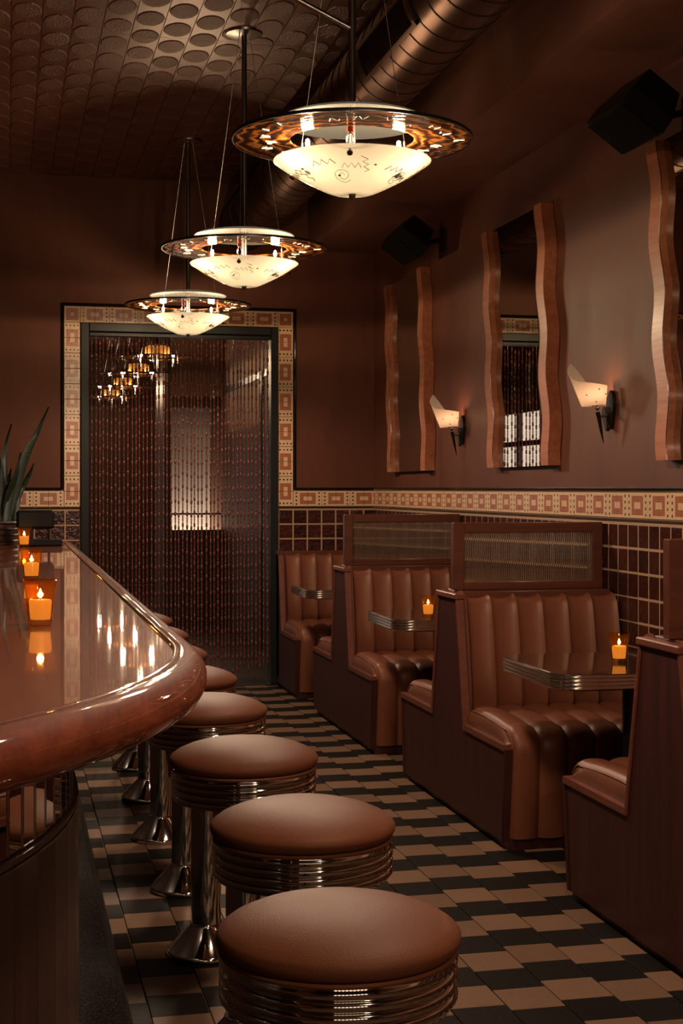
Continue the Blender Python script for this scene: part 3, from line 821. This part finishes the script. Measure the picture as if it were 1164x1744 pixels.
def piping(sgn):
    pr = withnormals(seat_pts, -1); mb = MB()
    top = [(X0B+.004, y-ny_*.022, z-nz_*.022) for (y, z, ny_, nz_) in pr[1:14]]
    mid = [(X0B-.004, y, max(.425, z-.05) if z > .45 else z) for (y, z, ny_, nz_) in pr[1:9]]
    mb.tube(top, .0045, 6)
    if sgn < 0: mb.v = [(x, -y, z) for (x, y, z) in mb.v]
    return mb.mesh('seat_piping', M['leather'], 80)
def boxing(sgn):
    """the side band between the wooden trim and the seat top at the aisle end"""
    mb = MB(); pr = seat_pts; n = 9
    rows = []
    for d in (0.0, 1.0):
        pass
    lo = []; hi = []; ou = []
    for k in range(n+1):
        y = -.235-(.765-.235)*k/n
        zt = .482 if y > -.6 else .482-.055*((-.6-y)/.165)**2
        lo.append((1.943, y, .418)); ou.append((1.936, y, (.418+zt)/2)); hi.append((1.952, y, zt))
    mb.grid([lo, ou, hi])
    if sgn < 0: mb.v = [(x, -y, z) for (x, y, z) in mb.v]
    return mb.mesh('side_boxing', M['leather'], 80)
SEAT = {1: make_seat(1), -1: make_seat(-1)}; BACK = {1: make_back(1), -1: make_back(-1)}; PIP = {1: piping(1), -1: piping(-1)}; BOXI = {1: boxing(1), -1: boxing(-1)}
half = [(0,.03),(-.735,.03),(-.772,.405),(-.245,.405),(-.135,.955),(0,.955)]
def end_panel_mesh(both):
    poly = list(half)
    if both: poly = [(-.735,.03),(-.772,.405),(-.245,.405),(-.135,.955),(.135,.955),(.245,.405),(.772,.405),(.735,.03)]
    return MB().prism(poly, 'x', 1.925, 1.948).mesh('end_panel', M['boothwood'])
EP2, EP1 = end_panel_mesh(True), end_panel_mesh(False)
def trim_meshes(s):
    f = lambda y: s*y
    m1 = MB().prism([(f(-.778),.400),(f(-.778),.424),(f(-.240),.424),(f(-.240),.400)], 'x', 1.916, 1.958).mesh('seat_trim', M['trimwood'])
    m2 = MB().prism([(f(-.254),.405),(f(-.143),.955),(f(-.130),.955),(f(-.240),.405)], 'x', 1.918, 1.956).mesh('post_trim', M['trimwood'])
    m3 = MB().prism([(f(-.786),.405),(f(-.746),.03),(f(-.733),.03),(f(-.770),.405)], 'x', 1.920, 1.953).mesh('front_trim', M['boothwood'])
    return m1, m2, m3
TR = {1: trim_meshes(1), -1: trim_meshes(-1)}
CAP = MB().cbox(1.912, 1.962, -.150, .150, .953, .978, .004).mesh('post_cap', M['trimwood'])
RAIL = MB().cbox(1.958, X1B, -.115, .115, .950, .985, .004).mesh('top_rail', M['framewood'])
CORE = MB().prism([(-.09,.07),(-.09,.95),(.09,.95),(.09,.07)], 'x', 1.95, X1B).mesh('back_core', M['boothwood'])
TOE = MB().box(1.945, X1B, -.755, .755, 0, .05).mesh('toe_kick', M['boothwood'])
TOE1 = MB().box(1.945, X1B, -.755, 0, 0, .05).mesh('toe_kick', M['boothwood'])
FX0, FX1, FZ0, FZ1 = 1.945, XR-.014, .985, 1.287
STL = MB().cbox(FX0, FX0+.050, -.024, .024, FZ0, FZ1, .003).mesh('divider_stile', M['boothframe'] if 'boothframe' in M else M['framewood'])
STR = MB().cbox(FX1-.046, FX1, -.024, .024, FZ0, FZ1, .003).mesh('divider_stile', M['framewood'])
DRT = MB().cbox(FX0+.050, FX1-.046, -.024, .024, FZ1-.046, FZ1, .003).mesh('divider_rail', M['framewood'])
DRB = MB().cbox(FX0+.050, FX1-.046, -.024, .024, FZ0, FZ0+.036, .003).mesh('divider_rail', M['framewood'])
def flute_mesh():
    mb = MB(); n = 62; gx0, gx1, gz0, gz1 = FX0+.048, FX1-.044, FZ0+.034, FZ1-.044
    fro = []; 
    for k in range(n):
        for i in range(6):
            q = i/6; x = gx0+(gx1-gx0)*(k+q)/n; fro.append((x, -.004-.0036*math.sin(PI*q)))
    fro.append((gx1, -.004)); 
    mb.prism(fro+[(gx1, .003), (gx0, .003)], 'z', gz0, gz1)
    return mb.mesh('fluted_pane', M['flute'], 50)
FLU = flute_mesh()
def make_booth(y, label, both=True, divider=True):
    b = thing('booth_bench', label, 'booth', (0, y, 0), group='leather booths along the tiled wall')
    inst('end_panel', EP2 if both else EP1, b); inst('toe_kick', TOE if both else TOE1, b)
    for s in ((1, -1) if both else (1,)):
        st = inst('seat_cushion', SEAT[s], b); inst('seat_piping', PIP[s], st); inst('side_boxing', BOXI[s], st)
        inst('backrest', BACK[s], b)
        for me in TR[s]: inst(me.name.split('.')[0], me, b)
    if both:
        inst('back_core', CORE, b); inst('top_rail', RAIL, b); inst('post_cap', CAP, b)
    else:
        MB().box(1.925, X1B, -.12, -.012, .07, .975).build('back_core', M['boothwood'], b)
        MB().cbox(1.915, X1B, -.135, -.012, .955, .985, .004).build('top_rail', M['framewood'], b)
    if divider:
        for nme, me in (('divider_stile', STL), ('divider_stile', STR), ('divider_rail', DRT), ('divider_rail', DRB), ('divider_pane', FLU)): inst(nme, me, b)
    return b
make_booth(4.11, 'dark wood and brown leather booth at the right edge, cut by the frame')
make_booth(6.30, 'double brown leather booth with ribbed glass divider, behind the nearest table')
make_booth(8.47, 'double brown leather booth with ribbed glass divider, middle of the row')
make_booth(YB-.005, 'single brown leather booth against the back wall beside the doorway', False, False)

# ---------------------------------------------------------------- booth tables
TZ = .785
def rrect(x0, x1, y0, y1, r, n=8):
    pts = []
    for (cx, cy, a0_) in ((x0+r, y0+r, 180), (x1-.004, y0+.004, 270), (x1-.004, y1-.004, 0), (x0+r, y1-r, 90)):
        rr = r if cx == x0+r else .004
        for k in range(n+1): a = R(a0_+90*k/n); pts.append((cx+rr*math.cos(a), cy+rr*math.sin(a)))
    return pts
def make_table(y, label):
    t_ = thing('booth_table', label, 'table', (0, y, 0), group='booth tables')
    out = rrect(1.885, XR-.012, -.335, .335, .10)
    MB().prism([(x*1.0, yy) for (x, yy) in rrect(1.889, XR-.013, -.331, .331, .098)], 'z', TZ-.05, TZ).build('table_top', M['laminate'], t_)
    mb = MB(); prof = [(.0, -.001)]
    for k in range(4):
        z0 = -.002-k*.0135
        prof += [(.002, z0), (-.004, z0-.003), (-.0055, z0-.0065), (-.004, z0-.010), (.002, z0-.0128)]
    prof += [(.006, -.058)]
    cx, cy = (1.885+XR)/2, 0; rows = []
    for (o, z) in prof:
        rows.append([p for p in [(q[0], q[1], TZ+z) for q in rrect(1.885+o, XR-.012, -.335+o, .335-o, .10-o)]])
    mb.grid(rows, closed_u=True); mb.build('ribbed_edge', M['edge'], t_, 35)
    MB().lathe([(.03,TZ-.05),(.03,.03),(.15,.012),(.17,.0)], 28, (2.30, 0, 0)).build('pedestal', M['blackmetal'], t_, 40)
    MB().lathe([(.0,TZ-.0505),(.11,TZ-.0505),(.11,TZ-.062),(.0,TZ-.062)], 28, (2.30, 0, 0)).build('mount_plate', M['blackmetal'], t_, 40)
    return t_
make_table(5.17, 'dark booth table with ribbed chrome edge, nearest, holding a lit candle')
make_table(7.37, 'dark booth table with ribbed chrome edge, middle one, holding a lit candle')
make_table(9.56, 'small-looking booth table with ribbed chrome edge, farthest, with no candle in view')

# ---------------------------------------------------------------- candles
def make_candle():
    c = thing('votive_candle', '', 'candle')
    gl = [(.0,.0),(.023,.0),(.0255,.004),(.0275,.03),(.030,.062),(.0335,.084),(.0372,.0955),(.0362,.0965),(.0318,.084),(.0285,.062),(.0262,.03),(.024,.014),(.0,.012)]
    MB().lathe(gl, 32).build('glass_cup', M['amber'], c, 50)
    MB().lathe([(.0,.0135),(.0205,.0135),(.0225,.03),(.0238,.051),(.0215,.0545),(.008,.0535),(.0,.0535)], 28).build('wax', M['wax'], c, 50)
    wk = MB().tube([(0,0,.054), (.0005,0,.062)], .0012, 5).build('wick', M['blackmetal'], c)
    MB().lathe([(.0,.0575),(.0030,.0600),(.0040,.0640),(.0029,.0705),(.0010,.0765),(.0,.0780)], 12).build('flame', M['flame'], c, 60)
    lamp(c, (0,0,.068), K_CANDLE, .007, (1,.52,.18))
    return c
cnd = make_candle()
cs = [((.068,3.135,ZK+.0006), 'lit amber glass candle on the bar, nearest and largest', 1.0), ((.075,4.708,ZK+.0006), 'lit amber glass candle on the bar, middle of the three', 1.0),
      ((.082,7.36,ZK+.0006), 'lit amber glass candle on the bar, farthest one beside the plant', 1.0), ((2.25,5.16,TZ+.0006), 'lit amber glass candle on the nearest booth table', 1.14),
      ((2.095,7.20,TZ+.0006), 'lit amber glass candle on the middle booth table', 1.14)]
for k, (p, lb, s) in enumerate(cs):
    q = cnd if k == 0 else copy_tree(cnd); q.location = p; q['label'] = lb; q['group'] = 'lit candles in amber glasses'; q.scale = (s, s, s)

# ---------------------------------------------------------------- wall mirrors with wavy wooden sides
def make_mirror(y0, y1, label):
    zt, zb_ = 2.872, 1.555; yc = (y0+y1)/2; hw = (y1-y0)/2
    m_ = thing('wall_mirror', label, 'mirror', (XR, yc, 0), group='tall wavy mirrors on the right wall')
    n = 56
    def wave(tt, ph): return .05-.10*tt+.019*math.sin(2*PI*3.1*tt+ph+1.2)
    rows_f = []; 
    lf = [(-.036, hw-.10+wave(k/n, .6), zt-(zt-zb_)*k/n) for k in range(n+1)]
    rt = [(-.036, -hw+.10+wave(k/n, .2), zt-(zt-zb_)*k/n) for k in range(n+1)]
    mb = MB(); mb.grid([lf, rt]); mb.build('mirror_pane', M['mirror'], m_)
    mb = MB(); mb.grid([[(-.002, y, z) for (x, y, z) in lf], [(-.002, y, z) for (x, y, z) in rt]])
    for e in (0, -1):
        mb.add([lf[e], rt[e], (-.002, rt[e][1], rt[e][2]), (-.002, lf[e][1], lf[e][2])], [(0,1,2,3)])
    mb.build('mirror_back', M['blackmetal'], m_)
    for (sd, ph) in ((1, .6), (-1, .2)):
        mb = MB(); rows = []
        for k in range(n+1):
            tt = k/n; z = zt-(zt-zb_)*tt; w = wave(tt, ph); a = sd*(hw-.115)+w; b = sd*(hw-.005)+w
            rows.append([(-.066, a, z), (-.066, b, z), (-.001, b, z), (-.001, a, z)])
        mb.grid(rows, closed_u=True); mb.add(rows[0], [(0,1,2,3)]); mb.add(rows[-1], [(3,2,1,0)])
        so = mb.build('wavy_side', M['mirrorwood'], m_, 40)
        # dark inlay line on the inner edge
        a_ = [(-.0668, sd*(hw-.112)+wave(k/n, ph), zt-(zt-zb_)*k/n) for k in range(n+1)]
        MB().tube(a_, .0022, 4).build('inlay_line', M['blackmetal'], so)
    return m_
make_mirror(4.66, 5.64, 'tall wavy-sided mirror at the right edge of the picture, cut by the frame')
make_mirror(6.86, 7.82, 'tall wavy-sided mirror between the two sconces, reflecting the tiled doorway')
make_mirror(9.05, 10.02, 'tall wavy-sided mirror farthest along the wall, showing only dark wall')

# ---------------------------------------------------------------- sconces
def make_sconce():
    s = thing('wall_sconce', '', 'sconce', group='curled glass sconces on the right wall')
    def plate(x0, x1, sy, sz, oy, oz, tilt):
        n = 20; pts = []
        for k in range(n):
            a = 2*PI*k/n; yy = sy*math.cos(a)*(1+.18*math.sin(3*a)); zz = sz*math.sin(a)
            pts.append((oy+yy*math.cos(tilt)-zz*math.sin(tilt), oz+yy*math.sin(tilt)+zz*math.cos(tilt)))
        return MB().prism(pts, 'x', x0, x1)
    plate(-.018, 0, .034, .088, 0, .005, .1).build('back_plate', M['pencil'], s, 50)
    plate(-.034, -.018, .022, .060, .02, -.035, -.35).build('front_plate', M['pencil'], s, 50)
    MB().tube([(-.03,.0,-.02), (-.07,.0,-.025)], .008, 10).build('arm', M['satin'], s, 50)
    pr = [(-.075,0,-.005), (-.068,0,-.03), (-.058,0,-.085), (-.046,0,-.145)]
    sk = MB().tube(pr, [.010,.0095,.007,.0015], 10).build('spike', M['pencil'], s, 60)
    MB().lathe([(.0,.012),(.009,.008),(.011,0),(.009,-.008),(.0,-.012)], 12, (-.0765,0,.012)).build('collar_bead', M['satin'], sk, 60)
    MB().lathe([(.0,.014),(.014,.012),(.013,0),(.006,-.006)], 14, (-.080,0,.030)).build('red_collar', M['redglass'], sk, 60)
    # curled glass sheet
    rx, ry, dx, dy = .922, -.387, .387, .922
    cx, cy, cz = -.093, 0, 0
    NT_, NZ_ = 44, 10; rows = []; rows2 = []
    def shp(u, v, off):
        ph = R(22)+(R(-258)-R(22))*u
        zb = .022+.004*math.cos(ph)
        top = .122-.010*math.cos(ph)
        if u > .55: top += .092*min(1, (u-.55)/.34)**1.5
        if u > .89: top -= .085*(u-.89)/.11
        z = zb+(top-zb)*v; h = z-.035
        lean = -.16*h
        rad = .050+.22*h+.010*u-off
        X = rad*math.cos(ph)*1.08+lean; D = rad*math.sin(ph)*.9
        return (cx+X*rx+D*dx, cy+X*ry+D*dy, cz+z)
    for off, store in ((0, rows), (.004, rows2)):
        for j in range(NZ_+1): store.append([shp(i/NT_, j/NZ_, off) for i in range(NT_+1)])
    mb = MB(); mb.grid(rows); mb.grid(rows2, 1)
    mb.grid([rows[0], rows2[0]]); mb.grid([rows[-1], rows2[-1]])
    mb.grid([[r_[0] for r_ in rows], [r_[0] for r_ in rows2]]); mb.grid([[r_[-1] for r_ in rows], [r_[-1] for r_ in rows2]])
    sh = mb.build('glass_shade', [M['shade'], M['clear']], s, 50)
    for (u, v) in ((.30,.75),(.18,.55),(.48,.45),(.36,.15),(.06,.6),(.05,.35)):
        MB().lathe([(.0,.004),(.0045,0),(.0,-.004)], 8, shp(u, v, -.001)).build('shade_dot', M['pencil'], sh)
    MB().lathe([(.0,.045),(.011,.045),(.011,.062),(.0,.062)], 12, (cx, cy, 0)).build('lamp_socket', M['satin'], s, 40)
    MB().lathe([(.0,.063),(.007,.068),(.009,.078),(.006,.088),(.0,.092)], 12, (cx, cy, 0)).build('bulb', M['bulb2'], s, 60)
    lamp(s, (cx, cy, .080), K_SCONCE, .018, (1,.60,.34))
    return s
sc = make_sconce()
sc.location = (XR, 6.19, 1.79); sc['label'] = 'curled glass wall sconce, nearer one, right of the doorway-reflecting mirror'
q = copy_tree(sc); q.location = (XR, 8.41, 1.785); q['label'] = 'curled glass wall sconce, farther and smaller one, between two mirrors'

# ---------------------------------------------------------------- speakers
def make_speaker(p0, label):
    s = thing('wall_speaker', label, 'speaker', p0, group='black speakers under the soffit')
    e1 = Vector((0,-.36,0)); e2 = Vector((.165,0,-.118)); d = Vector((.115,0,.160))
    mb = MB(); z = Vector((0,0,0)); i2 = e2*.12
    v = [z, e1, e1+e2, e2, d+i2+e1*.14, d+i2+e1*.86, d+e2*.88+e1*.86, d+e2*.88+e1*.14]
    m1 = d*.38; v2 = [m1, m1+e1, m1+e1+e2, m1+e2]
    mb.add([tuple(q) for q in v+v2], [(0,1,2,3),(0,8,9,1),(1,9,10,2),(2,10,11,3),(3,11,8,0),(8,4,5,9),(9,5,6,10),(10,6,7,11),(11,7,4,8),(4,7,6,5)])
    mb.build('cabinet', M['speaker'], s)
    nrm = e1.cross(e2).normalized()
    if nrm.z > 0: nrm = -nrm
    gr = MB(); f0 = nrm*.012
    c0 = [z+e1*.03+e2*.05, e1*.97+e2*.05, e1*.97+e2*.95, e1*.03+e2*.95]
    gr.add([tuple(q) for q in c0]+[tuple(q+f0) for q in c0], [(0,1,2,3),(4,7,6,5),(0,4,5,1),(1,5,6,2),(2,6,7,3),(3,7,4,0)])
    go = gr.build('grille', M['speaker'], s)
    for k in range(26):
        q0 = e1*(.05+.9*k/25)+e2*.06+f0*1.05; q1 = e1*(.05+.9*k/25)+e2*.94+f0*1.05
        MB().tube([tuple(q0), tuple(q1)], .0014, 4).build('grille_bar', M['doorpaint'], go)
    px = XR-p0[0]
    MB().tube([tuple(e1*.5+e2*.9+d*.6), (px-.02, -.18, .02)], .014, 8).build('bracket_arm', M['speaker'], s)
    MB().box(px-.02, px, -.22, -.14, -.05, .09).build('bracket_plate', M['speaker'], s)
    return s
make_speaker((2.30, 5.60, 2.925), 'black angled wall speaker near the camera, above the cut-off mirror')
make_speaker((2.30, 8.98, 2.972), 'black angled wall speaker farther away, above the farthest mirror')

# ---------------------------------------------------------------- plant and caddy at the far end of the bar
pl = thing('snake_plant', 'dark green snake plant in a woven pot at the far end of the bar', 'plant', (-.03, 7.72, ZK+.001))
MB().lathe([(.0,.0),(.095,.0),(.108,.06),(.112,.115),(.106,.120),(.100,.105),(.0,.10)], 28, (-.02,0,0)).build('woven_pot', M['wicker'], pl, 50)
for z in (.02,.05,.08,.112):
    rr_ = .098+.14*z*.95; MB().tube([(-.02+rr_*math.cos(2*PI*k/24), rr_*math.sin(2*PI*k/24), z) for k in range(24)], .007, 5, closed=True).build('pot_coil', M['wicker'], pl, 60)
rnd = random.Random(5)
lv = [(.035,.0,.20,.62,.05),(.03,-.02,.13,.47,.045),(-.01,.0,.055,.53,.04),(-.03,.02,.03,.36,.05),(-.05,-.02,-.02,.48,.05),(.02,.02,.08,.38,.045),(-.02,-.03,-.08,.40,.05),(.0,.03,.045,.30,.05),(-.06,0,-.10,.55,.05),(.05,-.01,.115,.33,.04)]
for (bx, by, lean, h, w) in lv:
    rows = []; n = 14; tw = rnd.uniform(-.5,.5); yl = rnd.uniform(-.08,.08)
    for k in range(n+1):
        tt = k/n; ww = w*.5*(1-.0*tt)*(1-max(0, (tt-.45)/.55)**2)+.0006; cx_ = bx+lean*(tt**1.4); cy_ = by+yl*tt; a = tw+.5*tt
        z = .09+h*tt; c, s_ = math.cos(a), math.sin(a); wob = .006*math.sin(tt*9+h*20)
        rows.append([(cx_-ww*c+wob, cy_-ww*s_, z), (cx_+wob+.010*s_, cy_-.010*c, z), (cx_+ww*c+wob, cy_+ww*s_, z), (cx_+wob+.004*s_, cy_-.004*c, z)])
    MB().grid(rows, closed_u=True).build('leaf', M['leaf'], pl, 60)
cd = thing('bar_caddy', 'glossy black two-tier bar caddy beside the plant pot', 'caddy', (.175, 7.515, ZK+.001))
MB().cbox(-.115,.095,-.07,.07,0,.032,.006).build('base_tray', M['speaker'], cd)
MB().cbox(-.13,.055,-.07,.07,.085,.178,.012).build('upper_tray', M['speaker'], cd)
for (x, y) in ((-.10,.05),(-.10,-.05),(.03,.05),(.03,-.05)): MB().tube([(x,y,.03),(x,y,.088)], .005, 8).build('post', M['speaker'], cd)
